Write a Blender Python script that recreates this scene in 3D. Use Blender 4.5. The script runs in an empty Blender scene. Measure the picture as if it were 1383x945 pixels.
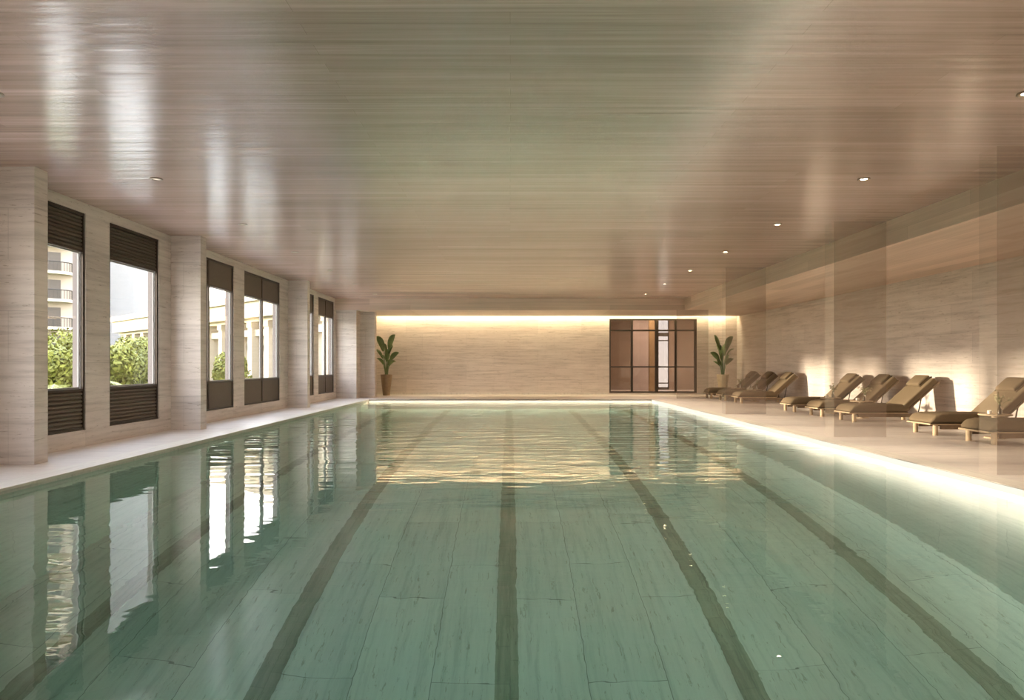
import bpy, bmesh, math, random
from mathutils import Vector, Matrix, Euler

# ------------------------------------------------------------------ camera, world, sun, exposure
scene = bpy.context.scene
COL = scene.collection
random.seed(7)
PI = math.pi

cam_d = bpy.data.cameras.new('camera')
cam = bpy.data.objects.new('camera', cam_d)
COL.objects.link(cam)
cam.location = (0.0, 0.0, 1.2)
cam.rotation_euler = (PI / 2, 0, 0)
cam_d.sensor_width = 36.0
cam_d.lens = 24.0
cam_d.shift_x = 2.5 / 1383
cam_d.shift_y = 20.5 / 1383
cam_d.clip_start = 0.05
cam_d.clip_end = 500
scene.camera = cam

scene.view_settings.view_transform = 'Standard'
scene.view_settings.look = 'None'
scene.view_settings.gamma = 1.0
scene.view_settings.use_curve_mapping = False
scene.view_settings.exposure = 1.22

cy = scene.cycles
cy.use_denoising = True
cy.max_bounces = 14
cy.diffuse_bounces = 7
cy.glossy_bounces = 6
cy.transmission_bounces = 10
cy.transparent_max_bounces = 16
cy.volume_bounces = 0
cy.sample_clamp_indirect = 6.0
cy.sample_clamp_direct = 0.0
cy.blur_glossy = 0.5
cy.caustics_reflective = False
cy.caustics_refractive = True

SKY_K = 4.4
world = bpy.data.worlds.new('world')
scene.world = world
world.use_nodes = True
wt = world.node_tree
wt.nodes.clear()
w_out = wt.nodes.new('ShaderNodeOutputWorld')
w_bg = wt.nodes.new('ShaderNodeBackground')
w_tc = wt.nodes.new('ShaderNodeTexCoord')
w_sep = wt.nodes.new('ShaderNodeSeparateXYZ')
w_ramp = wt.nodes.new('ShaderNodeValToRGB')
w_ramp.color_ramp.elements[0].position = 0.0
w_ramp.color_ramp.elements[0].color = (1.0, 0.90, 0.76, 1)
w_ramp.color_ramp.elements[1].position = 0.75
w_ramp.color_ramp.elements[1].color = (0.62, 0.74, 0.95, 1)
_e = w_ramp.color_ramp.elements.new(0.22)
_e.color = (0.93, 0.92, 0.93, 1)
w_bg.inputs['Strength'].default_value = SKY_K
wt.links.new(w_tc.outputs['Generated'], w_sep.inputs[0])
wt.links.new(w_sep.outputs['Z'], w_ramp.inputs[0])
wt.links.new(w_ramp.outputs[0], w_bg.inputs['Color'])
wt.links.new(w_bg.outputs[0], w_out.inputs['Surface'])

SUN_TRAVEL = Vector((1.0, -0.17, -0.108)).normalized()
sun_d = bpy.data.lights.new('sun', 'SUN')
sun_d.energy = 4.4
sun_d.angle = math.radians(3.2)
sun_d.color = (1.0, 0.84, 0.63)
sun = bpy.data.objects.new('sun', sun_d)
sun.rotation_euler = SUN_TRAVEL.to_track_quat('-Z', 'Y').to_euler()
sun.location = (-20, 5, 8)
COL.objects.link(sun)

# room measures (metres); camera stands at the origin looking along +Y
CEIL = 3.60
XL, XR = -6.30, 9.30           # left window wall, right stone wall
XB = 6.30                      # bulkhead fascia over the loungers
YB, YE = -4.0, 28.0            # wall behind the camera, far wall
YBEAM = 24.6
PX, PY0, PY1 = 4.95, 0.5, 23.8 # pool half width, near and far end
WZ = -0.07                     # water level
FLOORZ = -3.60                 # pool bottom
SOFFIT = 3.19

def area_light(name, loc, rot, sx, sy, power, color, portal=False, spread=None):
    d = bpy.data.lights.new(name, 'AREA')
    d.shape = 'RECTANGLE'
    d.size, d.size_y = sx, sy
    d.energy = power
    d.color = color
    if spread: d.spread = spread
    if portal: d.cycles.is_portal = True
    o = bpy.data.objects.new(name, d)
    o.location = loc
    o.rotation_euler = rot
    COL.objects.link(o)
    return o

# openings of the window wall: (y0, y1, double pane, ribbed panels)
WINS = [(1.8, 3.3, False, True), (3.9, 5.4, False, True),
        (5.9, 7.4, False, True),
        (8.63, 10.14, False, True), (10.74, 12.25, False, True),
        (13.07, 15.57, True, False), (16.18, 18.68, True, False),
        (19.75, 21.92, True, False), (22.43, 24.42, True, False)]
WIN_Z0, WIN_Z1 = 0.24, 3.45
for (a, b, _d, _r) in WINS:
    area_light('window_portal', (XL - 0.30, (a + b) / 2, (WIN_Z0 + WIN_Z1) / 2), (0, -PI / 2, 0), 3.2, b - a, 1, (1, 1, 1), portal=True)
BACK_FILL_WIN = [(-3.2, -0.6), (0.6, 3.2)]  # openings added behind the camera for soft fill daylight
for (a, b) in BACK_FILL_WIN:
    area_light('window_portal', ((a + b) / 2, YB - 0.3, 1.8), (PI / 2, 0, 0), b - a, 2.9, 1, (1, 1, 1), portal=True)

# cove light above the far wall, in the slot behind the soffit
area_light('cove_light', (1.9, 27.82, 3.42), (math.radians(-4), 0, 0), 14.6, 0.10, 120, (1.0, 0.85, 0.52))
# unseen area lights added out in the water for the LED glow
area_light('underwater_fill', (4.10, (PY0 + PY1) / 2, WZ - 0.06), (0, math.radians(58), PI), 0.08, PY1 - PY0 - 0.2, 360, (1.0, 0.79, 0.70), spread=math.radians(124))
area_light('underwater_fill', (0, PY1 - 0.40, WZ - 0.06), (math.radians(48), 0, 0), 2 * PX - 0.3, 0.08, 460, (1.0, 0.74, 0.56))

# ------------------------------------------------------------------ materials
class NT:
    def __init__(self, name):
        self.m = bpy.data.materials.new(name)
        self.m.use_nodes = True
        self.t = self.m.node_tree
        self.t.nodes.clear()
        self.out = self.t.nodes.new('ShaderNodeOutputMaterial')
    def n(self, kind, **kw):
        nd = self.t.nodes.new('ShaderNode' + kind)
        for k, v in kw.items():
            setattr(nd, k, v)
        return nd
    def l(self, a, b):
        self.t.links.new(a, b)
    def pos(self, scale=(1, 1, 1), order='xyz', local=False):
        if local:
            src = self.n('TexCoord').outputs['Object']
        else:
            src = self.n('NewGeometry').outputs['Position']
        sep = self.n('SeparateXYZ'); self.l(src, sep.inputs[0])
        cmb = self.n('CombineXYZ')
        for i, ch in enumerate(order):
            self.l(sep.outputs['xyz'.index(ch)], cmb.inputs[i])
        mp = self.n('Mapping'); self.l(cmb.outputs[0], mp.inputs[0])
        mp.inputs['Scale'].default_value = scale
        return mp.outputs[0]
    def noise(self, vec, scale=5, detail=4, rough=0.5, dist=0.0):
        nd = self.n('TexNoise')
        nd.inputs['Scale'].default_value = scale
        nd.inputs['Detail'].default_value = detail
        nd.inputs['Roughness'].default_value = rough
        nd.inputs['Distortion'].default_value = dist
        self.l(vec, nd.inputs['Vector'])
        return nd.outputs[0]
    def ramp(self, fac, stops):
        r = self.n('ValToRGB')
        e = r.color_ramp.elements
        e[0].position, e[0].color = stops[0][0], (*stops[0][1], 1)
        e[1].position, e[1].color = stops[-1][0], (*stops[-1][1], 1)
        for p, c in stops[1:-1]:
            x = e.new(p); x.color = (*c, 1)
        self.l(fac, r.inputs[0])
        return r.outputs[0]
    def mix(self, fac, a, b, mode='MIX'):
        m = self.n('Mix', data_type='RGBA', blend_type=mode)
        if isinstance(fac, (int, float)): m.inputs[0].default_value = fac
        else: self.l(fac, m.inputs[0])
        for i, v in ((6, a), (7, b)):
            if isinstance(v, tuple): m.inputs[i].default_value = (*v, 1)
            else: self.l(v, m.inputs[i])
        return m.outputs[2]
    def bump(self, h, strength=0.3, dist=0.01, normal=None):
        b = self.n('Bump')
        b.inputs['Strength'].default_value = strength
        b.inputs['Distance'].default_value = dist
        self.l(h, b.inputs['Height'])
        if normal: self.l(normal, b.inputs['Normal'])
        return b.outputs[0]
    def bsdf(self, color, rough=0.5, metal=0.0, spec=0.5, normal=None, **kw):
        b = self.n('BsdfPrincipled')
        if isinstance(color, tuple): b.inputs['Base Color'].default_value = (*color, 1)
        else: self.l(color, b.inputs['Base Color'])
        if isinstance(rough, (int, float)): b.inputs['Roughness'].default_value = rough
        else: self.l(rough, b.inputs['Roughness'])
        b.inputs['Metallic'].default_value = metal
        b.inputs['Specular IOR Level'].default_value = spec
        if normal: self.l(normal, b.inputs['Normal'])
        for k, v in kw.items():
            b.inputs[k.replace('_', ' ')].default_value = v
        return b.outputs[0]
    def done(self, surf):
        self.l(surf, self.out.inputs['Surface'])
        return self.m

def travertine(name, order, light, dark, bw=1.8, bh=0.62, joint=0.75, rough=0.55, local_streak=1.0, block_var=0.10, pits=0.385, pitscale=(3.2, 20.0, 1)):
    t = NT(name)
    p = t.pos(order=order)
    br = t.n('TexBrick')
    br.offset = 0.37; br.squash = 1.0
    br.inputs['Scale'].default_value = 1.0
    br.inputs['Brick Width'].default_value = bw
    br.inputs['Row Height'].default_value = bh
    br.inputs['Mortar Size'].default_value = 0.0035
    br.inputs['Mortar Smooth'].default_value = 0.1
    br.inputs['Bias'].default_value = 0.0
    br.inputs['Color1'].default_value = (1, 1, 1, 1)
    br.inputs['Color2'].default_value = (1 - block_var,) * 3 + (1,)
    br.inputs['Mortar'].default_value = (joint, joint, joint, 1)
    t.l(p, br.inputs['Vector'])
    streak = t.noise(t.pos(scale=(0.8, 13.0, 1), order=order), 1.0, 9, 0.68, 0.25)
    cloud = t.noise(t.pos(scale=(0.5, 0.9, 1), order=order), 1.1, 3, 0.5)
    c1 = t.ramp(streak, [(0.36, tuple(a * .82 for a in dark)), (0.43, dark), (0.50, tuple((a + b) / 2 for a, b in zip(dark, light))), (0.66, light)])
    c2 = t.mix(0.35, c1, t.ramp(cloud, [(0.3, dark), (0.7, light)]))
    pit = t.noise(t.pos(scale=pitscale, order=order), 1.6, 5, 0.75, 0.3)
    pitm = t.ramp(pit, [(pits - .03, (0.60, 0.56, 0.50)), (pits + .02, (1, 1, 1))])
    c3 = t.mix(0.8 * local_streak, c2, pitm, 'MULTIPLY')
    c4 = t.mix(1.0, c3, br.outputs['Color'], 'MULTIPLY')
    nrm = t.bump(pit, 0.10, 0.004)
    return t.done(t.bsdf(c4, rough, normal=nrm))

M = {}
WL, WD = (0.74, 0.665, 0.605), (0.55, 0.48, 0.43)
M['stone_x'] = travertine('travertine_wall_across', 'xzy', WL, WD)
M['stone_y'] = travertine('travertine_wall_along', 'yzx', WL, WD)
M['deck'] = travertine('travertine_deck', 'xyz', (0.74, 0.67, 0.61), (0.60, 0.54, 0.49), 2.4, 1.2, 0.8, 0.42, 0.6, 0.06)
M['coping'] = travertine('travertine_coping', 'yxz', (0.74, 0.70, 0.62), (0.62, 0.57, 0.5), 1.4, 0.5, 0.8, 0.4, 0.4, 0.05)
PLC, PDC = (0.56, 0.58, 0.50), (0.45, 0.47, 0.405)
M['pool_floor'] = travertine('travertine_pool_floor', 'yxz', PLC, PDC, 2.0, 0.693, 0.40, 0.6, 1.0, 0.14, 0.39, (2.6, 15.0, 1))
M['pool_side'] = travertine('travertine_pool_side', 'yzx', PLC, PDC, 1.7, 0.9, 0.6, 0.6, 0.6, 0.06)
M['lane'] = travertine('dark_green_marble', 'yxz', (0.28, 0.30, 0.22), (0.15, 0.17, 0.12), 0.5, 0.3, 0.7, 0.4, 1.0, 0.2)

def wood_ceiling(name, base_l, base_d, order='xyz', row=0.16, rough=0.24, spec=0.6, ior=1.5):
    t = NT(name)
    br = t.n('TexBrick')
    br.offset = 0.41
    br.inputs['Scale'].default_value = 1.0
    br.inputs['Brick Width'].default_value = 3.6
    br.inputs['Row Height'].default_value = row
    br.inputs['Mortar Size'].default_value = 0.0025
    br.inputs['Mortar Smooth'].default_value = 0.4
    br.inputs['Color1'].default_value = (1.0, 1.0, 1.0, 1)
    br.inputs['Color2'].default_value = (0.80, 0.785, 0.76, 1)
    br.inputs['Mortar'].default_value = (0.62, 0.6, 0.57, 1)
    t.l(t.pos(order=order), br.inputs['Vector'])
    g = t.noise(t.pos(scale=(0.32, 16.0, 1), order=order), 1.0, 9, 0.66, 0.35)
    col = t.ramp(g, [(0.30, base_d), (0.52, tuple(a * .45 + b * .55 for a, b in zip(base_d, base_l))), (0.68, base_l)])
    wide = t.noise(t.pos(scale=(0.10, 1.1, 1), order=order), 1.0, 3, 0.5)
    col = t.mix(0.55, col, t.ramp(wide, [(0.32, (0.70, 0.68, 0.66)), (0.68, (1.12, 1.10, 1.08))]), 'MULTIPLY')
    col = t.mix(1.0, col, br.outputs['Color'], 'MULTIPLY')
    wav = t.noise(t.pos(scale=(0.25, 7.0, 1), order=order), 1.0, 3, 0.55)
    n1 = t.bump(wav, 0.55, 0.010)
    n2 = t.bump(br.outputs['Fac'], 0.35, -0.002, n1)
    return t.done(t.bsdf(col, rough, spec=0.5, normal=n2, IOR=ior))
M['ceiling'] = wood_ceiling('pale_oak_ceiling', (0.75, 0.525, 0.465), (0.42, 0.295, 0.25), 'xyz', 0.16, 0.22, 1.0, 2.9)
M['bulkhead_y'] = wood_ceiling('pale_oak_bulkhead_along', (0.84, 0.67, 0.56), (0.66, 0.52, 0.42), 'yxz', 0.40, 0.45, 0.4)
M['bulkhead_x'] = wood_ceiling('pale_oak_bulkhead_across', (0.78, 0.62, 0.52), (0.62, 0.485, 0.40), 'xzy', 0.42, 0.45, 0.4)

def simple(name, color, rough=0.5, metal=0.0, spec=0.5, var=0.0, scale=20, bump=0.0, **kw):
    t = NT(name)
    p = t.pos(local=True)
    nz = t.noise(p, scale, 3, 0.6)
    c = t.ramp(nz, [(0.3, tuple(x * (1 - var) for x in color)), (0.7, tuple(min(1, x * (1 + var)) for x in color))])
    nrm = t.bump(nz, bump, 0.002) if bump else None
    return t.done(t.bsdf(c, rough, metal, spec, nrm, **kw))
M['bronze'] = simple('dark_bronze_metal', (0.060, 0.046, 0.034), 0.38, 0.6, 0.5, 0.15)
M['panel'] = simple('bronze_mesh_panel', (0.125, 0.098, 0.072), 0.55, 0.3, 0.4, 0.12, 40)
M['pale_frame'] = simple('pale_painted_frame', (0.30, 0.28, 0.255), 0.4, 0.0, 0.5, 0.04)
M['cushion'] = simple('olive_brown_canvas', (0.175, 0.130, 0.080), 0.9, 0, 0.15, 0.10, 160, 0.25)
M['cushion_dark'] = simple('dark_brown_canvas_piping', (0.08, 0.058, 0.034), 0.9, 0, 0.1, 0.1, 90)
M['teak'] = simple('pale_teak', (0.50, 0.38, 0.245), 0.5, 0, 0.4, 0.14, 12, 0.1)
M['brown_slat'] = simple('brown_teak_rail', (0.22, 0.155, 0.10), 0.55, 0, 0.3, 0.14, 12)
M['pot'] = simple('brown_glazed_pot', (0.27, 0.19, 0.115), 0.35, 0.25, 0.5, 0.12, 8)
M['pot_light'] = simple('sand_glazed_pot', (0.50, 0.41, 0.28), 0.4, 0.1, 0.5, 0.1, 8)
M['soil'] = simple('potting_soil', (0.05, 0.035, 0.025), 0.95, 0, 0.1, 0.3, 40)
M['leaf'] = simple('glossy_dark_leaf', (0.12, 0.175, 0.055), 0.35, 0, 0.5, 0.25, 6)
M['leaf_stem'] = simple('green_stalk', (0.12, 0.16, 0.055), 0.5, 0, 0.4, 0.15, 10)
M['hedge'] = simple('light_green_leaves', (0.17, 0.175, 0.030), 0.6, 0, 0.3, 0.55, 2.5)
M['palm'] = simple('palm_frond_green', (0.34, 0.36, 0.13), 0.5, 0, 0.4, 0.3, 3)
M['bark'] = simple('grey_brown_bark', (0.10, 0.075, 0.05), 0.9, 0, 0.1, 0.3, 14)
M['ceramic'] = simple('cream_ceramic', (0.72, 0.67, 0.57), 0.3, 0, 0.5, 0.04)
M['bottle'] = simple('dark_amber_bottle', (0.06, 0.045, 0.02), 0.15, 0, 0.6, 0.1)
M['grass'] = simple('lawn_green', (0.07, 0.095, 0.03), 0.9, 0, 0.1, 0.3, 2)
M['ext_paving'] = simple('outdoor_paving', (0.84, 0.77, 0.68), 0.8, 0, 0.2, 0.1, 2)
M['ext_stone'] = simple('cream_render', (0.46, 0.40, 0.31), 0.8, 0, 0.2, 0.05, 1)
M['ext_white'] = simple('white_render', (0.30, 0.305, 0.32), 0.8, 0, 0.2, 0.03, 1)
M['ext_beige'] = simple('beige_tower_render', (0.33, 0.285, 0.235), 0.8, 0, 0.2, 0.06, 0.6)
M['ext_dark'] = simple('shaded_window_bronze', (0.045, 0.037, 0.03), 0.35, 0.2, 0.5, 0.1, 3)
M['railing'] = simple('dark_railing', (0.04, 0.035, 0.03), 0.5, 0.4, 0.5, 0.1, 3)
M['room_tan'] = simple('tan_panelling', (0.24, 0.17, 0.12), 0.6, 0, 0.3, 0.06, 1.5)
M['room_mauve'] = simple('dusty_rose_panelling', (0.30, 0.235, 0.205), 0.6, 0, 0.3, 0.05, 1.5)
M['room_brass'] = simple('ochre_timber_post', (0.26, 0.17, 0.085), 0.45, 0.1, 0.4, 0.1, 4)
M['trim_dark'] = simple('bronze_lamp_ring', (0.30, 0.23, 0.17), 0.4, 0.5, 0.5, 0.05)

M['facade'] = simple('darkened_rosy_stone', (0.20, 0.168, 0.15), 0.7, 0, 0.3, 0.05, 2)  # outer wall layer, darkened in colour so daylight does not blow out the reveals
def emit(name, color, k):
    t = NT(name)
    e = t.n('Emission'); e.inputs[0].default_value = (*color, 1); e.inputs[1].default_value = k
    return t.done(e.outputs[0])
M['lamp_lens'] = emit('warm_lamp_lens', (1.0, 0.82, 0.52), 14)
M['lamp_lens_dim'] = emit('faint_lamp_lens', (1.0, 0.86, 0.66), 0.5)
M['led'] = emit('warm_white_led_line', (1.0, 0.95, 0.78), 0.48)
M['led_far'] = emit('warm_led_line', (1.0, 0.86, 0.62), 0.6)

def glass_mat(name, tint, refl=1.0):
    t = NT(name)
    tr = t.n('BsdfTransparent'); tr.inputs[0].default_value = (*tint, 1)
    gl = t.n('BsdfGlossy'); gl.inputs[0].default_value = (refl, refl, refl, 1); gl.inputs['Roughness'].default_value = 0.01
    fr = t.n('Fresnel'); fr.inputs[0].default_value = 1.5
    mx = t.n('MixShader')
    ge = t.n('NewGeometry')
    iv = t.n('Math', operation='SUBTRACT'); iv.inputs[0].default_value = 1.0; t.l(ge.outputs['Backfacing'], iv.inputs[1])
    fm = t.n('Math', operation='MULTIPLY'); t.l(fr.outputs[0], fm.inputs[0]); t.l(iv.outputs[0], fm.inputs[1])
    t.l(fm.outputs[0], mx.inputs[0]); t.l(tr.outputs[0], mx.inputs[1]); t.l(gl.outputs[0], mx.inputs[2])
    return t.done(mx.outputs[0])
M['glass'] = glass_mat('clear_window_glass', (0.97, 0.97, 0.96))
M['glass_bronze'] = glass_mat('bronze_tinted_glass', (0.88, 0.82, 0.76), 1.0)

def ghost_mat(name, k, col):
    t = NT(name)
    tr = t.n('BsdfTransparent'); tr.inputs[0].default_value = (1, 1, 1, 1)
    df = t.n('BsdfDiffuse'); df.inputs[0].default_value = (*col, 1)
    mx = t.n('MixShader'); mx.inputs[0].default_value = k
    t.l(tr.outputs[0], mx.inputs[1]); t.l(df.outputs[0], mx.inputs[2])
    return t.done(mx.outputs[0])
M['ghost'] = ghost_mat('sheer_shaded_panel', 0.22, (0.33, 0.25, 0.19))  # column front: shade of the camera-facing side put into the colour
M['ghost_side'] = ghost_mat('sheer_lit_panel', 0.05, (0.40, 0.34, 0.27))  # pool side of the same column, toned paler as its lit face

def water_mat():
    t = NT('pool_water')
    p1 = t.pos(scale=(0.75, 2.1, 1))
    a = t.noise(p1, 1.0, 2, 0.5, 0.3)
    p2 = t.pos(scale=(2.0, 5.5, 1))
    b = t.noise(p2, 1.0, 2, 0.5, 0.5)
    calm = t.noise(t.pos(scale=(0.16, 0.22, 1)), 1.0, 2, 0.5)
    m1 = t.n('Math', operation='MULTIPLY'); t.l(b, m1.inputs[0]); m1.inputs[1].default_value = 0.22
    m2 = t.n('Math', operation='ADD'); t.l(a, m2.inputs[0]); t.l(m1.outputs[0], m2.inputs[1])
    cr = t.ramp(calm, [(0.35, (0.35, 0.35, 0.35)), (0.62, (1, 1, 1))])
    m3 = t.n('Math', operation='MULTIPLY'); t.l(m2.outputs[0], m3.inputs[0]); t.l(cr, m3.inputs[1])
    cc = t.noise(t.pos(scale=(0.9, 3.6, 1)), 1.0, 2, 0.5, 0.2)
    sp_ = t.n('SeparateXYZ'); t.l(t.pos(scale=(0.04, 0.04, 0.04), order='yxz'), sp_.inputs[0])
    yr = t.ramp(sp_.outputs[0], [(0.26, (0, 0, 0)), (0.50, (1, 1, 1)), (0.95, (0.45, 0.45, 0.45))])
    m4 = t.n('Math', operation='MULTIPLY'); t.l(cc, m4.inputs[0]); t.l(yr, m4.inputs[1])
    m5 = t.n('Math', operation='MULTIPLY_ADD'); t.l(m4.outputs[0], m5.inputs[0]); m5.inputs[1].default_value = 3.4; t.l(m3.outputs[0], m5.inputs[2])
    m3 = m5
    nrm = t.bump(m3.outputs[0], 1.0, 0.0075)
    g = t.n('BsdfGlass')
    g.inputs['Color'].default_value = (1, 1, 1, 1)
    g.inputs['Roughness'].default_value = 0.0
    g.inputs['IOR'].default_value = 1.333
    t.l(nrm, g.inputs['Normal'])
    v = t.n('VolumeAbsorption')
    v.inputs['Color'].default_value = (0.18, 0.83, 0.80, 1)
    v.inputs['Density'].default_value = 0.082
    t.l(v.outputs[0], t.out.inputs['Volume'])
    return t.done(g.outputs[0])
M['water'] = water_mat()

# ------------------------------------------------------------------ mesh helpers
def add_box(bm, x0, x1, y0, y1, z0, z1, bevel=0.0, seg=2):
    vs = [bm.verts.new((x, y, z)) for x in (x0, x1) for y in (y0, y1) for z in (z0, z1)]
    f = [(0, 1, 3, 2), (4, 6, 7, 5), (0, 4, 5, 1), (2, 3, 7, 6), (0, 2, 6, 4), (1, 5, 7, 3)]
    fs = [bm.faces.new([vs[i] for i in q]) for q in f]
    if bevel > 0:
        es = list({e for fc in fs for e in fc.edges})
        bmesh.ops.bevel(bm, geom=es, offset=bevel, segments=seg, profile=0.5, affect='EDGES')
    return vs

def box(x0, x1, y0, y1, z0, z1, bevel=0.0, seg=2):
    bm = bmesh.new(); add_box(bm, x0, x1, y0, y1, z0, z1, bevel, seg); return bm

def boxes(lst, bevel=0.0):
    bm = bmesh.new()
    for b in lst: add_box(bm, *b, bevel=bevel)
    return bm

def add_lathe(bm, prof, cx=0, cy=0, n=24, cap=True):
    rings = []
    for r, z in prof:
        rings.append([bm.verts.new((cx + r * math.cos(2 * PI * k / n), cy + r * math.sin(2 * PI * k / n), z)) for k in range(n)])
    for a, b in zip(rings, rings[1:]):
        for k in range(n):
            bm.faces.new([a[k], a[(k + 1) % n], b[(k + 1) % n], b[k]])
    if cap:
        bm.faces.new(list(reversed(rings[0]))); bm.faces.new(rings[-1])

def lathe(prof, n=24, cap=True):
    bm = bmesh.new(); add_lathe(bm, prof, 0, 0, n, cap); return bm

def add_tube(bm, pts, rad, n=8):
    rings = []
    pts = [Vector(p) for p in pts]
    for i, p in enumerate(pts):
        d = (pts[min(i + 1, len(pts) - 1)] - pts[max(i - 1, 0)]).normalized()
        u = d.cross(Vector((0, 0, 1)))
        if u.length < 1e-3: u = d.cross(Vector((1, 0, 0)))
        u.normalize(); v = d.cross(u)
        r = rad[i] if isinstance(rad, (list, tuple)) else rad
        rings.append([bm.verts.new(p + (u * math.cos(2 * PI * k / n) + v * math.sin(2 * PI * k / n)) * r) for k in range(n)])
    for a, b in zip(rings, rings[1:]):
        for k in range(n):
            bm.faces.new([a[k], a[(k + 1) % n], b[(k + 1) % n], b[k]])
    bm.faces.new(list(reversed(rings[0]))); bm.faces.new(rings[-1])

def obj(name, bm, mat, parent=None, smooth=False, loc=None):
    bmesh.ops.recalc_face_normals(bm, faces=bm.faces)
    me = bpy.data.meshes.new(name)
    bm.to_mesh(me); bm.free()
    me.materials.append(mat)
    if smooth:
        for p in me.polygons: p.use_smooth = True
        try: me.set_sharp_from_angle(angle=math.radians(40))
        except Exception: pass
    o = bpy.data.objects.new(name, me)
    COL.objects.link(o)
    if parent: o.parent = parent
    if loc: o.location = loc
    return o

def tag(o, label, cat, group=None):
    o['label'] = label; o['category'] = cat
    if group: o['group'] = group
    return o

def thing(name, label, cat, loc=(0, 0, 0), rotz=0, group=None):
    o = bpy.data.objects.new(name, None); COL.objects.link(o)
    o.location = loc; o.rotation_euler = (0, 0, rotz)
    return tag(o, label, cat, group)

def struct(name, bm, mat, label, cat=None):
    o = obj(name, bm, mat); o['kind'] = 'structure'; o['label'] = label; o['category'] = cat or name.split('_')[0]
    return o

def copy_tree(o, parent=None):
    c = o.copy(); COL.objects.link(c)
    if parent: c.parent = parent
    for ch in list(o.children): copy_tree(ch, c)
    return c

# ------------------------------------------------------------------ the room shell
T = 0.20
# floor slab around the pool
struct('floor', boxes([
    (XL, -PX, YB, YE, -0.06, 0), (PX, XR, YB, YE, -0.06, 0),
    (-PX, PX, YB, PY0, -0.06, 0), (-PX, PX, PY1, YE, -0.06, 0)]), M['deck'], 'pale travertine deck running around the pool', 'floor')
# pool basin
B = 0.3
struct('pool_basin_floor', box(-PX - B, PX + B, PY0 - B, PY1 + B, FLOORZ - B, FLOORZ), M['pool_floor'], 'green-tinted stone slab bottom of the pool under water', 'pool floor')
struct('wall_pool_left', box(-PX - B, -PX, PY0 - B, PY1 + B, FLOORZ, -0.061), M['pool_side'], 'submerged left side wall of the pool below the windows', 'pool wall')
struct('wall_pool_right', box(PX, PX + B, PY0 - B, PY1 + B, FLOORZ, -0.061), M['pool_side'], 'submerged right side wall of the pool lit by its edge light', 'pool wall')
struct('wall_pool_far', box(-PX, PX, PY1, PY1 + B, FLOORZ, -0.061), M['pool_side'], 'submerged end wall at the far end of the pool', 'pool wall')
struct('wall_pool_near', box(-PX, PX, PY0 - B, PY0, FLOORZ, -0.061), M['pool_side'], 'submerged end wall of the pool nearest the viewer', 'pool wall')
names = ['outermost dark stone lane line by the left side of the pool floor', 'dark stone lane line left of the middle of the pool floor',
         'dark stone lane line along the middle of the pool floor', 'dark stone lane line right of the middle of the pool floor',
         'outermost dark stone lane line by the right side of the pool floor']
for i, x in enumerate((-3.95, -2.11, -0.03, 2.06, 3.93)):
    struct('lane_line', box(x - .105, x + .105, PY0 + .6, PY1 - .6, FLOORZ - 0.01, FLOORZ + 0.004), M['lane'], names[i], 'lane line')

# water body
wbm = box(-PX - 0.02, PX + 0.02, PY0 - 0.02, PY1 + 0.02, FLOORZ - 0.02, WZ)
wo = struct('pool_water', wbm, M['water'], 'calm turquoise water filling the long indoor pool', 'water')

# coping lips
struct('trim_1', boxes([(-PX - 0.30, -PX + 0.02, PY0 - .3, PY1 + 0.3, -0.03, 0.004)], 0.004), M['coping'], 'pale stone coping along the left edge of the pool', 'coping')
struct('trim_2', boxes([(PX - 0.0, PX + 0.30, PY0 - .3, PY1 + 0.3, -0.03, 0.004)], 0.004), M['coping'], 'pale stone coping along the right edge of the pool', 'coping')
struct('trim_3', boxes([(-PX + .021, PX - .001, PY1 - 0.0, PY1 + 0.3, -0.03, 0.004)], 0.004), M['coping'], 'pale stone coping at the far end of the pool', 'coping')

# LED profiles at the waterline
led = obj('led_strip', box(PX - 0.022, PX - 0.002, PY0 + .1, PY1 - .02, -0.064, -0.003, 0.003), M['led'])
tag(led, 'glowing light strip along the right edge of the pool beside the loungers', 'light strip')
led2 = obj('led_strip', box(-PX + 0.05, PX - 0.05, PY1 - 0.022, PY1 - 0.002, -0.064, -0.040, 0.003), M['led_far'])
tag(led2, 'fainter warm light strip across the far end of the pool', 'light strip')

# left wall with openings
pieces = []
ys = YB - T
for (a, b, _d, _r) in WINS:
    pieces.append((XL - .095, XL, ys, a, -0.06, CEIL))
    pieces.append((XL - .095, XL, a, b, -0.06, WIN_Z0))
    pieces.append((XL - .095, XL, a, b, WIN_Z1, CEIL))
    ys = b
pieces.append((XL - .095, XL, ys, YE + T, -0.06, CEIL))
struct('facade_left', boxes([(XL - T, XL - .0951, p[2], p[3], p[4], p[5]) for p in pieces]), M['facade'], 'rosy outer layer of the left wall, colour darkened against daylight on the window reveals', 'facade')
struct('wall_left', boxes(pieces), M['stone_y'], 'left travertine wall pierced by tall windows', 'wall')
struct('wall_right', box(XR, XR + T, YB - T, YE + T, -0.06, CEIL), M['stone_y'], 'right travertine wall behind the row of loungers', 'wall')
SX0, SX1, SZ0, SZ1 = 4.07, 7.66, 0.06, 3.10
struct('wall_far', boxes([(XL, SX0, YE, YE + T, -0.06, 3.7), (SX1, XR, YE, YE + T, -0.06, 3.7),
                          (SX0, SX1, YE, YE + T, -0.06, SZ0), (SX0, SX1, YE, YE + T, SZ1, 3.7)]), M['stone_x'],
       'far travertine wall washed by a warm cove light', 'wall')
pieces = []
xs = XL
for (a, b) in BACK_FILL_WIN:
    pieces += [(xs, a, YB - T, YB, -0.06, CEIL), (a, b, YB - T, YB, -0.06, 0.35), (a, b, YB - T, YB, 3.25, CEIL)]
    xs = b
pieces.append((xs, XR, YB - T, YB, -0.06, CEIL))
struct('wall_back', boxes(pieces), M['stone_x'], 'travertine wall with added fill-light windows behind the viewer', 'wall')
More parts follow.
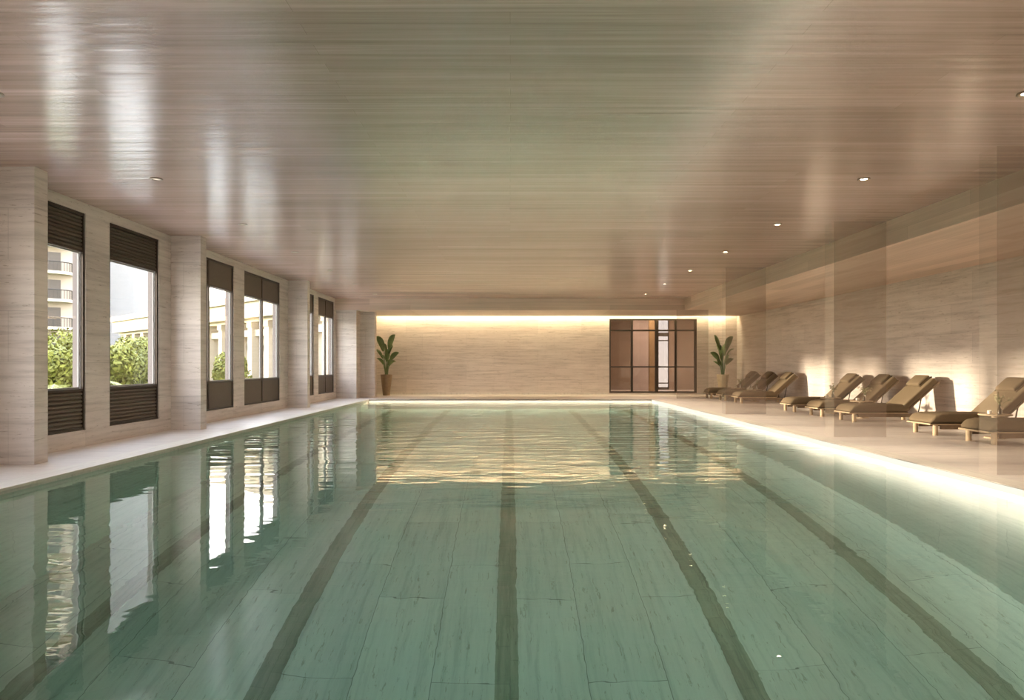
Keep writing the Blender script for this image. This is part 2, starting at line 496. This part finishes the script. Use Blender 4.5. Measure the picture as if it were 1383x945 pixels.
# ceiling
struct('ceiling', box(XL - T, XB + .01, YB - T, YBEAM + .01, CEIL, CEIL + 0.2), M['ceiling'], 'pale plank ceiling over the pool', 'ceiling')
# bulkheads
struct('beam_right', box(XB, XR + T, YB - T, YBEAM, SOFFIT, CEIL + .2), M['bulkhead_y'], 'dropped timber bulkhead above the row of loungers', 'bulkhead')
M['fascia'] = wood_ceiling('lit_oak_fascia', (0.95, 0.78, 0.68), (0.74, 0.585, 0.49), 'yzx', 1.7, 0.45, 0.4)  # lighter than the bulkhead oak: window light put into the colour
struct('trim_4', box(XB - 0.014, XB - 0.0001, YB - T + .21, YBEAM - .001, SOFFIT - .004, CEIL - .001), M['fascia'], 'timber fascia along the bulkhead above the loungers, window light painted in as paler colour', 'fascia')
struct('beam_far', boxes([(XL - T, XR + T, YBEAM, 27.70, SOFFIT, CEIL + .2), (XL - T, XR + T, 27.70, YE + T, CEIL, CEIL + .2)]), M['bulkhead_x'], 'dropped timber bulkhead across the far end of the pool', 'bulkhead')

# pillars along the window wall
lbl = {8.25: 'nearest stone pillar between the windows at left', 12.68: 'second stone pillar of the window wall',
       19.36: 'third and farthest stone pillar of the window wall', 3.5: 'stone pillar of the window wall beside the viewer'}
for y in (3.5, 8.25, 12.68, 19.36):
    if y == 3.5:
        struct('pillar', box(XL, -5.75, 3.46, 3.74, 0, CEIL), M['stone_x'], lbl[y], 'pillar')
    else:
        struct('pillar', box(XL, -5.75, y, y + 0.24, 0, CEIL), M['stone_x'], lbl[y], 'pillar')
struct('pillar', box(XL, -5.57, 24.72, 25.45, 0, SOFFIT), M['stone_x'], 'stone pier in the far left corner beside the last window', 'pillar')
struct('pillar', box(XL, -5.04, 25.45, 25.75, 0, SOFFIT), M['stone_x'], 'stone pier just left of the potted plant', 'pillar')
struct('wall_alcove', box(XL, -5.50, 25.75, YE, 0, SOFFIT + .4), M['stone_y'], 'short return wall behind the left potted plant', 'wall')
struct('baseboard_far', boxes([(-5.46, SX0 - .02, YE - 0.02, YE, 0, 0.075), (SX1 + .02, XR, YE - .02, YE, 0, 0.075)]), M['coping'], 'pale skirting at the foot of the far wall', 'baseboard')
struct('baseboard_right', box(XR - 0.02, XR, YB, YE - .02, 0, 0.075), M['coping'], 'pale skirting at the foot of the right wall', 'baseboard')

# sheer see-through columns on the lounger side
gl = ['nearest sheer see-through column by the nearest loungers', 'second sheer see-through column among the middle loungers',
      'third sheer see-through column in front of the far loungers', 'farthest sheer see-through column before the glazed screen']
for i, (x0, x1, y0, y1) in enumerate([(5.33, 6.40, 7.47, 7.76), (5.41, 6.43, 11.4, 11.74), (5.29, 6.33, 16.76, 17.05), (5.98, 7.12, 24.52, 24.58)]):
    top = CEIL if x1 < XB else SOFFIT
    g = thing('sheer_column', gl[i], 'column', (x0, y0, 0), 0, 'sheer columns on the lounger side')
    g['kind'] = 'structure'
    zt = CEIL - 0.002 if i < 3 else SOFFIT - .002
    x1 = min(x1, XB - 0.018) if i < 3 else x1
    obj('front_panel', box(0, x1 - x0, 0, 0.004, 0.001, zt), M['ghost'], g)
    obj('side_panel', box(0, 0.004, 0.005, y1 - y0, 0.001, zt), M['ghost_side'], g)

# ------------------------------------------------------------------ windows of the left wall
def louver_bm(x, y0, y1, z0, z1, ribbed):
    bm = bmesh.new()
    if ribbed:
        n = max(4, int((z1 - z0) / 0.055))
        h = (z1 - z0) / n
        for k in range(n):
            a = z0 + k * h
            vs = [bm.verts.new(v) for v in ((x - .012, y0, a), (x + .012, y0, a + h * .15), (x + .012, y0, a + h * .5), (x - .012, y0, a + h),
                                            (x - .012, y1, a), (x + .012, y1, a + h * .15), (x + .012, y1, a + h * .5), (x - .012, y1, a + h))]
            for q in ((0, 1, 2, 3), (7, 6, 5, 4), (0, 4, 5, 1), (1, 5, 6, 2), (2, 6, 7, 3), (3, 7, 4, 0)):
                bm.faces.new([vs[i] for i in q])
    else:
        add_box(bm, x - .012, x + .008, y0, y1, z0, z1, 0.003)
    return bm

win_lab = {3: 'first tall window at left with ribbed bronze panels', 4: 'second tall window at left, a single pane onto the hedge',
           5: 'third window, just past the second pillar', 6: 'fourth window, two panes onto the columned building',
           7: 'fifth window, a narrow sliver past the third pillar', 8: 'last window by the far corner, glowing golden'}
def build_window(idx, a, b, dbl, rib):
    w = thing('window_%d' % (idx + 1), win_lab.get(idx, 'window of the left wall beside the viewer'), 'window', (XL - 0.04, a, 0))
    w['kind'] = 'structure'
    L = b - a
    z0, z1 = WIN_Z0, WIN_Z1
    fr = 0.045
    segs = [(0.002, fr), (L - fr, L - .002)]
    if dbl: segs.append((L / 2 - .03, L / 2 + .03))
    bl = [(-.02, .022, s0, s1, z0 + .002, z1 - .002) for s0, s1 in segs]
    bl += [(-.02, .022, .01, L - .01, z0 + .002, z0 + fr), (-.02, .022, .01, L - .01, z1 - fr, z1 - .002),
           (-.02, .020, .01, L - .01, .815, .85), (-.02, .020, .01, L - .01, 2.87, 2.905)]
    obj('window_frame', boxes(bl), M['bronze'], w)
    # pale outer sash
    bl = []
    xs0, xs1 = -.048, -.022
    halves = [(fr, L - fr)] if not dbl else [(fr, L / 2 - .03), (L / 2 + .03, L - fr)]
    for s0, s1 in halves:
        bl += [(xs0, xs1, s0, s0 + .022, .85, 2.87), (xs0, xs1, s1 - .03, s1, .85, 2.87), (xs0, xs1, s0, s1, .85, .875), (xs0, xs1, s0, s1, 2.85, 2.87)]
    obj('sash', boxes(bl), M['pale_frame'], w)
    for s0, s1 in halves:
        obj('pane', box(-.038, -.033, s0 + .02, s1 - .02, .86, 2.86), M['glass'], w)
        obj('lower_panel', louver_bm(0.0, s0, s1, z0 + fr, .815, rib), M['panel'], w)
        obj('upper_panel', louver_bm(0.0, s0, s1, 2.905, z1 - fr, rib), M['panel'], w)
for i, (a, b, d, r) in enumerate(WINS):
    build_window(i, a, b, d, r)
for i, (a, b) in enumerate(BACK_FILL_WIN):
    w = thing('window_%d' % (i + 20), 'window added in the wall behind the viewer for soft fill light', 'window', (a, YB - .1, 0)); w['kind'] = 'structure'
    L = b - a
    obj('window_frame', boxes([(0.002, .05, -.04, .04, .352, 3.248), (L - .05, L - .002, -.04, .04, .352, 3.248), (L / 2 - .03, L / 2 + .03, -.04, .04, .352, 3.248),
                               (.05, L - .05, -.04, .04, .352, .4), (.05, L - .05, -.04, .04, 3.2, 3.248)]), M['bronze'], w)
    obj('pane', box(.04, L - .04, -.005, .002, .39, 3.21), M['glass'], w)

# ------------------------------------------------------------------ glazed screen in the far wall and the room behind it
scr = thing('window_16', 'bronze framed glazed screen in the far wall at right', 'glazed screen', (SX0, YE + 0.05, 0)); scr['kind'] = 'structure'
W = SX1 - SX0
def sx(px): return (px - 689) / (922 / YE) - SX0
v_bars = [(0.0, .06), (sx(852.2), sx(855)), (sx(885), sx(889)), (sx(911.5), sx(914.5)), (W - .10, W)]
def sz(py): return 1.2 + (493 - py) / (922 / YE)
h_bars = [(SZ0, SZ0 + .07), (sz(496.2), sz(494.4)), (sz(447.2), sz(445)), (SZ1 - .06, SZ1)]
obj('screen_frame', boxes([(a, b, -.04, .05, SZ0, SZ1) for a, b in v_bars] + [(0, W, -.035, .045, a, b) for a, b in h_bars]), M['bronze'], scr)
for (p, q) in zip(v_bars, v_bars[1:]):
    obj('pane', box(p[1], q[0], -.004, .004, SZ0 + .05, SZ1 - .05), M['glass_bronze'], scr)
# room behind
RY = 33.5
def rx(px, y=RY): return (px - 689) * y / 922
def rz(py, y=RY): return 1.2 + (493 - py) * y / 922
struct('floor_back_room', box(2.5, 12, YE + T, RY + 3, -0.06, 0.0), M['deck'], 'floor of the room behind the glazed screen', 'floor')
struct('ceiling_back_room', box(2.5, 12, YE + T, RY + 3, 3.7, 3.8), M['room_mauve'], 'ceiling of the room behind the glazed screen', 'ceiling')
ox0, ox1 = rx(889), rx(903.5)
struct('wall_back_room', boxes([(2.5, ox0, RY, RY + .15, 0, 3.7), (ox1, 12, RY, RY + .15, 0, 3.7), (2.4, 2.5, YE + T, RY, 0, 3.7), (12, 12.1, YE + T, RY, 0, 3.7)]), M['room_tan'], 'tan panelled wall of the room behind the glazed screen', 'wall')
bw = thing('window_17', 'tall narrow daylight window seen through the glazed screen', 'window', (ox0, RY + .05, 0)); bw['kind'] = 'structure'
Wb = ox1 - ox0
obj('window_frame', boxes([(0, Wb, 0, .06, rz(454), rz(449)), (0, Wb, 0, .06, rz(460.5), rz(459)), (0, Wb, 0, .06, rz(518), rz(516.5)), (0, Wb, 0, .06, 0, .12), (0, .03, 0, .06, 0, 3.7), (Wb - .03, Wb, 0, .06, 0, 3.7)]), M['bronze'], bw)
M['glass_grey'] = glass_mat('grey_tinted_glass', (0.33, 0.34, 0.37))
obj('pane', box(.02, Wb - .02, .02, .026, .1, 3.69), M['glass_grey'], bw)
struct('post_back_room', box(rx(877, 31), rx(884, 31), 31, 31.2, 0, 3.7), M['room_brass'], 'ochre timber post behind the glazed screen', 'post')
struct('wall_partition', box(rx(855, 32), rx(877, 32), 32, 32.1, 0, 3.7), M['room_mauve'], 'dusty rose partition behind the glazed screen', 'wall')
area_light('back_room_fill', (7.0, 30.5, 3.65), (0, 0, 0), 5.0, 1.5, 110, (1.0, 0.84, 0.70))  # unseen light added to brighten the room behind the screen

# ------------------------------------------------------------------ ceiling downlights
def downlight(lit):
    t = thing('downlight', '', 'ceiling light')
    bm = bmesh.new()
    add_lathe(bm, [(0.040, 0.0), (0.075, 0.0), (0.078, -0.006), (0.060, -0.012), (0.040, -0.004)], n=20, cap=False)
    obj('trim_ring', bm, M['trim_dark'], t, True)
    obj('lens', lathe([(0.042, -0.001), (0.042, -0.004), (0.030, -0.007)], 16), M['lamp_lens'] if lit else M['lamp_lens_dim'], t)
    return t
protoR, protoL = downlight(True), downlight(False)
dl_ys = [6.03, 8.8, 11.64, 14.46, 17.3, 20.15, 23.0]
ordw = ['nearest', 'second', 'third', 'fourth', 'fifth', 'sixth', 'farthest']
for side, proto in ((1, protoR), (-1, protoL)):
    for k, y in enumerate(dl_ys):
        o = proto if k == 0 else copy_tree(proto)
        o.location = (4.56 * side, y, CEIL)
        if side > 0:
            o['label'] = '%s glowing ceiling downlight of the row above the right pool edge' % ordw[k]
            o['group'] = 'lit downlights on the right'
        else:
            o['label'] = '%s dim ceiling downlight of the row above the left pool edge' % ordw[k]
            o['group'] = 'dim downlights on the left'
        sd = bpy.data.lights.new('downlight_beam', 'SPOT')
        sd.energy = 72 if side > 0 else 18
        sd.color = (1.0, 0.86, 0.68); sd.spot_size = math.radians(115); sd.spot_blend = 0.8; sd.shadow_soft_size = 0.04
        so = bpy.data.objects.new('downlight_beam', sd); COL.objects.link(so)
        so.parent = o; so.location = (0, 0, -0.02)

# ------------------------------------------------------------------ sun loungers
def puffy(x0, x1, y0, y1, z0, z1, bevel=0.045, seg=5, puff=0.012, cuts=6):
    bm = bmesh.new()
    add_box(bm, x0, x1, y0, y1, z0, z1, bevel, seg)
    bmesh.ops.subdivide_edges(bm, edges=[e for e in bm.edges if e.calc_length() > 0.2], cuts=cuts, use_grid_fill=True)
    cx, cyy, cz = (x0 + x1) / 2, (y0 + y1) / 2, (z0 + z1) / 2
    for v in bm.verts:
        u = (v.co.x - cx) / ((x1 - x0) / 2); w = (v.co.y - cyy) / ((y1 - y0) / 2); h = (v.co.z - cz) / ((z1 - z0) / 2)
        k = max(0, 1 - u * u) ** .5 * max(0, 1 - w * w) ** .5
        v.co.z += puff * h * k
    return bm

ANG = math.radians(42)
HX, HZ = 1.20, 0.235            # hinge of the backrest
def to_back(bm):
    R = Matrix.Translation((HX, 0, HZ)) @ Matrix.Rotation(-ANG, 4, 'Y')
    bmesh.ops.transform(bm, matrix=R, verts=bm.verts)
    return bm

def make_lounger():
    t = thing('sun_lounger', '', 'sun lounger')
    # timber platform
    obj('seat_platform', boxes([(0.0, 1.24, -.345, .345, .178, .205)], 0.008), M['teak'], t)
    obj('side_rail', box(0.20, 1.58, -.335, -.290, .105, .177, .006), M['brown_slat'], t)
    obj('side_rail', box(0.20, 1.58, .290, .335, .105, .177, .006), M['brown_slat'], t)
    for x in (0.13, 1.50):
        for y in (-.285, .285):
            h = .178 if x < 1 else .105
            obj('leg', _leg(x, y, h), M['teak'], t, True)
    seat = puffy(0.0, 1.27, -.350, .350, .206, .362, .062, 6, .016)
    for v in seat.verts:       # sloping rounded foot end
        if v.co.x < 0.20:
            k = (0.20 - v.co.x) / 0.20
            v.co.z -= 0.035 * k * k * max(0, (v.co.z - .22) / .13)
            v.co.x += 0.09 * max(0, (v.co.z - .215) / .13) * k
    sc = obj('seat_cushion', seat, M['cushion'], t, True)
    bm = bmesh.new(); add_box(bm, 0.01, 1.24, -.350, .350, .200, .214, .004)
    obj('piping', bm, M['cushion_dark'], sc)
    bk = puffy(0.03, 0.91, -.345, .345, .005, .125, .026, 5, .010)
    bc = obj('back_cushion', to_back(bk), M['cushion'], t, True)
    fr = box(0.0, 0.93, -.335, .335, -.035, -.002, .006)
    obj('backrest_frame', to_back(fr), M['brown_slat'], t)
    # prop behind the backrest
    for y in (-.25, .25):
        bm = bmesh.new()
        add_tube(bm, [(1.50, y, .14), (HX + .50 * math.cos(ANG) + .01, y, HZ + .50 * math.sin(ANG) - .03)], .012)
        obj('back_prop', bm, M['bronze'], t)
    hp = puffy(0.61, 0.925, -.205, .270, .112, .190, .030, 5, .022)
    hr = obj('head_pillow', to_back(hp), M['cushion'], t, True)
    for y in (-.222, .285):  # dark strips put in for the shadow along the pillow edges
        st = bmesh.new()
        add_box(st, .60, .935, y - .014, y + .014, .112, .142, .004)
        obj('pillow_edge_shade', to_back(st), M['cushion_dark'], hr)
    return t

def _leg(x, y, h):
    bm = bmesh.new()
    add_lathe(bm, [(0.036, 0), (0.040, 0.006), (0.040, h)], x, y, 20)
    return bm

lo = make_lounger()
L_Y = [10.27, 11.69, 14.45, 15.94, 17.48, 21.5, 23.1, 24.7]
L_LAB = ['olive sun lounger nearest the viewer, cut off by the right edge of the photo',
         'olive sun lounger just behind the nearest one, its back beside the vase table',
         'nearest olive sun lounger of the middle group, in full view',
         'middle olive sun lounger of the middle group of three',
         'rearmost olive sun lounger of the middle group of three',
         'nearest olive sun lounger of the far group, its whole cushion visible',
         'middle olive sun lounger of the far group of three',
         'farthest olive sun lounger, foot end nearest the glazed screen']
for i, y in enumerate(L_Y):
    o = lo if i == 0 else copy_tree(lo)
    o.location = (7.15, y + .285, 0)
    o['label'] = L_LAB[i]; o['group'] = 'sun loungers along the right wall'

# ------------------------------------------------------------------ side tables with vase, bottle and cups
def make_table():
    t = thing('side_table', '', 'side table')
    obj('table_top', lathe([(0.225, .372), (0.238, .378), (0.240, .390), (0.234, .398)], 32), M['teak'], t, True)
    obj('pedestal', lathe([(0.055, .02), (0.048, .2), (0.055, .371)], 20), M['teak'], t, True)
    obj('base', lathe([(0.15, 0), (0.155, .008), (0.15, .019)], 28), M['teak'], t, True)
    return t
def make_vase(h=.13):
    t = thing('bud_vase', '', 'vase')
    obj('vase_body', lathe([(0.018, 0), (0.027, .01), (0.030, .045), (0.016, .085), (0.011, .11), (0.014, h)], 18), M['ceramic'], t, True)
    rnd = random.Random(3)
    bm = bmesh.new(); lf = bmesh.new()
    for k in range(7):
        a = rnd.uniform(0, 2 * PI); r = rnd.uniform(.05, .17); z = rnd.uniform(.24, .40)
        pts = [(0, 0, h - .03), (r * .3 * math.cos(a), r * .3 * math.sin(a), h + (z - h) * .5), (r * math.cos(a), r * math.sin(a), z)]
        add_tube(bm, pts, .003, 5)
        for q in range(9):
            f = rnd.uniform(.35, 1.05)
            c = Vector((r * f * math.cos(a), r * f * math.sin(a), h + (z - h) * f)) + Vector([rnd.uniform(-.03, .03) for _ in range(3)])
            d = Vector([rnd.uniform(-1, 1) for _ in range(3)]).normalized(); s = d.orthogonal().normalized()
            ps = [c, c + d * .018 + s * .013, c + d * .042, c + d * .018 - s * .013]
            lf.faces.new([lf.verts.new(p) for p in ps])
    obj('stem', bm, M['leaf_stem'], t)
    obj('leaves', lf, M['leaf_dry'], t)
    return t
M['leaf_dry'] = simple('olive_sprig_leaf', (0.30, 0.27, 0.15), 0.6, 0, 0.3, 0.2, 30)
def make_cup():
    t = thing('cup', '', 'cup')
    obj('cup_body', lathe([(0.020, 0), (0.027, .004), (0.029, .058), (0.026, .058), (0.024, .008)], 20), M['ceramic'], t, True)
    return t
def make_bottle():
    t = thing('bottle', '', 'bottle')
    obj('bottle_body', lathe([(0.020, 0), (0.026, .005), (0.026, .085), (0.012, .108), (0.011, .140)], 18), M['bottle'], t, True)
    obj('cap', lathe([(0.013, .140), (0.013, .158)], 14), M['bronze'], t)
    return t
tb, vs_, cp, bt = make_table(), make_vase(), make_cup(), make_bottle()
T_POS = [(7.98, 11.23, 'between the two nearest loungers'), (7.97, 15.48, 'between the nearer two of the middle loungers'),
         (7.98, 17.0, 'between the rear two of the middle loungers'), (8.07, 22.55, 'between the nearer two of the far loungers'),
         (8.08, 24.2, 'between the two farthest loungers')]
for i, (x, y, w) in enumerate(T_POS):
    o = tb if i == 0 else copy_tree(tb)
    o.location = (x, y, 0); o['label'] = 'round pale timber side table ' + w; o['group'] = 'side tables between loungers'
    v = vs_ if i == 0 else copy_tree(vs_)
    v.location = (x + .07, y - .02, .398); v.rotation_euler = (0, 0, i * 1.3)
    v['label'] = 'slim sprig vase on the table ' + w; v['group'] = 'vases on the side tables'
    for k, (dx, dy) in enumerate(((-.12, -.03), (-.055, .05))):
        c = cp if (i == 0 and k == 0) else copy_tree(cp)
        c.location = (x + dx, y + dy, .398)
        c['label'] = 'cream cup %s, table %s' % ('nearer the pool' if k == 0 else 'nearer the vase', w)
        c['group'] = 'cups on the side tables'
    if i in (0, 1, 2):
        b = bt if i == 0 else copy_tree(bt)
        b.location = (x + .005, y - .09, .398); b['label'] = 'small dark bottle on the side table ' + w; b['group'] = 'bottles on the side tables'

# ------------------------------------------------------------------ potted plants
def leaf_bm(base, tip, width, droop, side):
    """stalk and broad blade along a curve"""
    bm = bmesh.new()
    base, tip = Vector(base), Vector(tip)
    n = 12
    d = tip - base
    hor = Vector((d.x, d.y, 0))
    pts = []
    for i in range(n + 1):
        f = i / n
        p = base + Vector((0, 0, d.z)) * (f + .18 * math.sin(f * PI)) + hor * (f ** 1.7)
        p.z -= droop * f ** 4
        pts.append(p)
    add_tube(bm, pts[:7], [.018 - .0018 * i for i in range(7)], 6)
    width *= 1.18
    rows = []
    for i in range(5, n + 1):
        f = (i - 5) / (n - 5)
        w = width * (math.sin(PI * min(1, f * .95 + .05)) ** .7) * (1 - .15 * f)
        if i == n: w = .006
        t = (pts[min(i + 1, n)] - pts[i - 1]).normalized()
        s = t.cross(side).normalized()
        s = (side - t * side.dot(t)).normalized()
        nn = t.cross(s)
        rows.append([bm.verts.new(pts[i] - s * w + nn * w * .30), bm.verts.new(pts[i] - s * w * .5 + nn * w * .10), bm.verts.new(pts[i]),
                     bm.verts.new(pts[i] + s * w * .5 + nn * w * .10), bm.verts.new(pts[i] + s * w + nn * w * .30)])
    for a, b in zip(rows, rows[1:]):
        for k in range(4): bm.faces.new([a[k], a[k + 1], b[k + 1], b[k]])
    return bm
def potted(loc, label, seed, pot_mat, flip=1):
    rnd = random.Random(seed)
    t = thing('potted_plant', label, 'potted plant', loc, 0, 'tall plants against the far wall')
    obj('pot', lathe([(0.135, 0), (0.14, .01), (0.235, .80), (0.235, .83), (0.215, .83), (0.20, .78)], 32), pot_mat, t, True)
    obj('soil', lathe([(0.205, .74), (0.20, .77)], 24), M['soil'], t)
    specs = [(-.42, .02, 2.45, .115), (.36, -.05, 2.52, .115), (-.14, .1, 2.15, .12), (.22, .12, 2.12, .13), (-.46, .0, 1.95, .08),
             (.50, .02, 1.80, .09), (-.40, -.12, 1.55, .08), (.10, -.16, 1.75, .10), (.36, .1, 1.45, .07), (-.2, -.2, 1.70, .09), (.02, .2, 1.95, .1), (.30, -.2, 1.5, .08)]
    for k, (x, y, z, w) in enumerate(specs):
        x *= flip
        b = (x * .10, y * .2, .76)
        sd = Vector((math.cos(k * 1.1) * .5 + .6, math.sin(k * 1.9) * .7, .25 * (1 if x < 0 else -1))).normalized()
        obj('leaf', leaf_bm(b, (x, y, z), w, 0.10, sd), M['leaf'], t, True)
    return t
potted((-4.93, 27.2, 0), 'tall broad-leaved plant in a brown tapered pot in the far left corner', 5, M['pot'])
potted((8.52, 27.35, 0), 'tall broad-leaved plant in a sand-coloured pot right of the glazed screen', 9, M['pot_light'], -1)

# ------------------------------------------------------------------ outside
struct('ground', boxes([(-160, XL - T - .01, -40, 200, -0.30, -0.20)]), M['grass'], 'lawn and garden ground outside the windows', 'ground')
struct('ground_terrace', boxes([(-10.6, XL - T - .01, -14, 24.9, -0.20, -0.10)]), M['ext_paving'], 'pale paved strip outside the left windows, added to bounce light onto the ceiling', 'terrace')  # pale surface added to brighten the ceiling and its window reflections

# columned pavilion running off at 45 degrees beyond the windows
pav = thing('garden_pavilion', 'low cream columned building outside the third and fourth windows', 'building', (-7.1, 26.9, -0.2), math.radians(135))
PL = 27.0
# local x runs along the facade (away to the left), local +y faces the viewer's side
obj('rear_wall', boxes([(2.2, PL, -3.2, -3.0, 0, 3.9)]), M['ext_dark'], pav)
obj('end_wall', boxes([(-.1, 2.2, -.55, -.43, 0, 3.4)]), M['ext_stone'], pav)
obj('cornice', boxes([(-.3, PL, -.6, .75, 4.25, 4.55), (-.2, PL, -.5, .55, 3.55, 4.25), (-.2, PL, -.4, .15, 3.40, 3.55)]), M['ext_stone'], pav)
obj('roof', boxes([(-.2, PL, -3.3, -.5, 4.2, 4.35)]), M['ext_stone'], pav)
obj('lintel', boxes([(0, PL, -.35, -.05, 2.75, 3.05)]), M['ext_stone'], pav)
nc = 16
for k in range(nc):
    x = k * 1.7
    obj('column', boxes([(x, x + .42, -.42, .10, 0, 3.40), (x - .05, x + .47, -.47, .15, 3.15, 3.40), (x - .05, x + .47, -.47, .15, 0, .3)]), M['ext_stone'], pav)
    obj('glazing', boxes([(x + .42, x + 1.7, -.6, -.56, .9, 2.75)]), M['ext_dark'], pav) if k % 2 and k > 0 else None

# apartment towers
def tower_balconies():
    t = thing('apartment_tower', 'beige apartment tower with stacked curved balconies seen through the first window', 'building', (-51.6, 80, -0.2), math.radians(34))
    obj('tower_wall', boxes([(-8.5, 0.6, 0, 12, 0, 46), (.6, 3.2, 1.2, 12, 0, 46)]), M['ext_beige'], t)
    for k in range(14):
        z = 3.2 * k + 2.6
        bm = bmesh.new()
        n = 18
        for (r, za, zb) in ((2.35, z - .32, z),):
            ring0 = [bm.verts.new((-2.0 + r * math.cos(PI + PI * i / n), r * math.sin(PI + PI * i / n) * .7, za)) for i in range(n + 1)]
            ring1 = [bm.verts.new((v.co.x, v.co.y, zb)) for v in ring0]
            for i in range(n): bm.faces.new([ring0[i], ring0[i + 1], ring1[i + 1], ring1[i]])
            bm.faces.new(ring0); bm.faces.new(list(reversed(ring1)))
        bl = obj('balcony', bm, M['ext_stone'], t)
        bm = bmesh.new()
        pr = [(-2.0 + 2.25 * math.cos(PI + PI * i / n), 2.25 * math.sin(PI + PI * i / n) * .7) for i in range(n + 1)]
        add_tube(bm, [(x, y, z + 1.05) for x, y in pr], .06, 5)
        for x, y in pr: add_box(bm, x - .03, x + .03, y - .03, y + .03, z, z + 1.05)
        obj('railing', bm, M['railing'], bl)
        obj('window', boxes([(-3.2, -.9, -.06, .03, z + .1, z + 2.3)]), M['ext_dark'], t)
        obj('window', boxes([(1.8, 2.9, 1.12, 1.25, z + .5, z + 2.1)]), M['ext_dark'], t)
        obj('ledge', boxes([(.5, 3.3, 1.0, 1.3, z - .35, z - .1), (-8.6, -4.6, -.2, .1, z - .35, z - .1)]), M['ext_stone'], t)
tower_balconies()
t = thing('apartment_tower', 'plain pale tower rising behind the low pavilion in the second window', 'building', (-52, 96, -0.2), math.radians(20))
obj('tower_wall', boxes([(-14, 6, 0, 12, 0, 60)]), M['ext_white'], t)
for k in range(9):
    z = 9.5 + 3.3 * k
    for x in (2.2, 4.4): obj('window', boxes([(x, x + 1.2, -.08, .05, z, z + 1.2)]), M['ext_dark'], t)

# shrubs outside
def leaf_cloud(cx, cy, cz, rx_, ry_, rz_, n, size, seed):
    rnd = random.Random(seed); bm = bmesh.new()
    lobes = [(rnd.uniform(-.55, .55) * rx_, rnd.uniform(-.55, .55) * ry_, rnd.uniform(-.3, .55) * rz_, rnd.uniform(.35, .6)) for _ in range(9)] + [(0, 0, 0, .8)]
    for _ in range(n):
        lx, ly, lz, lr = rnd.choice(lobes)
        d = Vector([rnd.gauss(0, 1) for _ in range(3)]).normalized()
        r = lr * rnd.uniform(.80, 1.05)
        c = Vector((cx + lx + d.x * rx_ * r, cy + ly + d.y * ry_ * r, cz + lz + d.z * rz_ * r))
        if c.z < -0.15: continue
        a = (d + Vector([rnd.uniform(-.8, .8) for _ in range(3)])).normalized(); s = a.orthogonal().normalized()
        s = Matrix.Rotation(rnd.uniform(0, 6.28), 3, a) @ s
        u = a.cross(s)
        L = size * rnd.uniform(.7, 1.3)
        ps = [c - s * L, c + u * L * .45, c + s * L, c - u * L * .45]
        bm.faces.new([bm.verts.new(p) for p in ps])
    return bm
def inner_bm(rx_, ry_, z0, z1):
    bm = bmesh.new()
    for k in range(5):
        a = k * 1.256
        add_tube(bm, [(0, 0, z0), (rx_ * .3 * math.cos(a), ry_ * .3 * math.sin(a), (z0 + z1) / 2), (rx_ * .6 * math.cos(a), ry_ * .6 * math.sin(a), z1)], [.04, .03, .012], 6)
    return bm
sh = [(-14.6, 20.6, 2.35, 1.0, 'rounded green shrub at the left of the first window'),
      (-14.4, 23.0, 2.45, 1.1, 'tall green shrub at the right of the first window'),
      (-13.7, 25.4, 2.40, 1.1, 'dense green shrub at the left of the second window'),
      (-12.0, 23.4, 2.15, 0.85, 'dense green shrub in the middle of the second window'),
      (-15.3, 27.3, 2.45, 0.9, 'dense green shrub at the right of the second window'),
      (-10.3, 25.2, 1.95, 0.75, 'small green shrub at the foot of the third window'),
      (-12.6, 18.6, 1.90, 1.0, 'green shrub at the near end of the garden hedge'),
      (-12.3, 21.2, 1.95, 0.95, 'low green shrub at the front of the garden hedge')]
for i, (x, y, h, r, lab) in enumerate(sh):
    s = thing('garden_shrub', lab, 'shrub', (x, y, -0.2), 0, 'shrubs outside the windows')
    obj('foliage', leaf_cloud(0, 0, h * .52, r, r, h * .50, 5200, .075, i + 20), M['hedge'], s)
    obj('branches', inner_bm(r, r, 0, h * .8), M['bark'], s)
# palm in front of the first window
pm = thing('garden_palm', 'low feathery palm at the foot of the first window', 'palm', (-9.75, 14.8, -0.05))
obj('trunk', lathe([(0.10, 0), (0.07, .35), (0.04, .5)], 10), M['bark'], pm)
rnd = random.Random(4)
for k in range(15):
    a = k * 2.4; ln = rnd.uniform(1.0, 1.35); up = rnd.uniform(.55, 1.25)
    bm = bmesh.new(); pts = []
    for i in range(13):
        f = i / 12
        pts.append(Vector((math.cos(a) * ln * f, math.sin(a) * ln * f, .45 + up * f - .75 * up * f ** 2.6)))
    add_tube(bm, pts, .010, 5)
    side = Vector((-math.sin(a), math.cos(a), 0))
    for i in range(2, 13):
        for sg in (-1, 1):
            for h in (0, .5):
                p = pts[i] if h == 0 else (pts[i] + pts[i - 1]) / 2
                t_ = (pts[i] - pts[i - 1]).normalized()
                l_ = .30 * math.sin(PI * (.12 + .83 * i / 13))
                e = p + side * sg * l_ + t_ * l_ * .8 - Vector((0, 0, .07))
                w_ = t_ * .012
                bm.faces.new([bm.verts.new(p - w_), bm.verts.new(p + w_), bm.verts.new(e)])
    obj('frond', bm, M['palm'], pm)
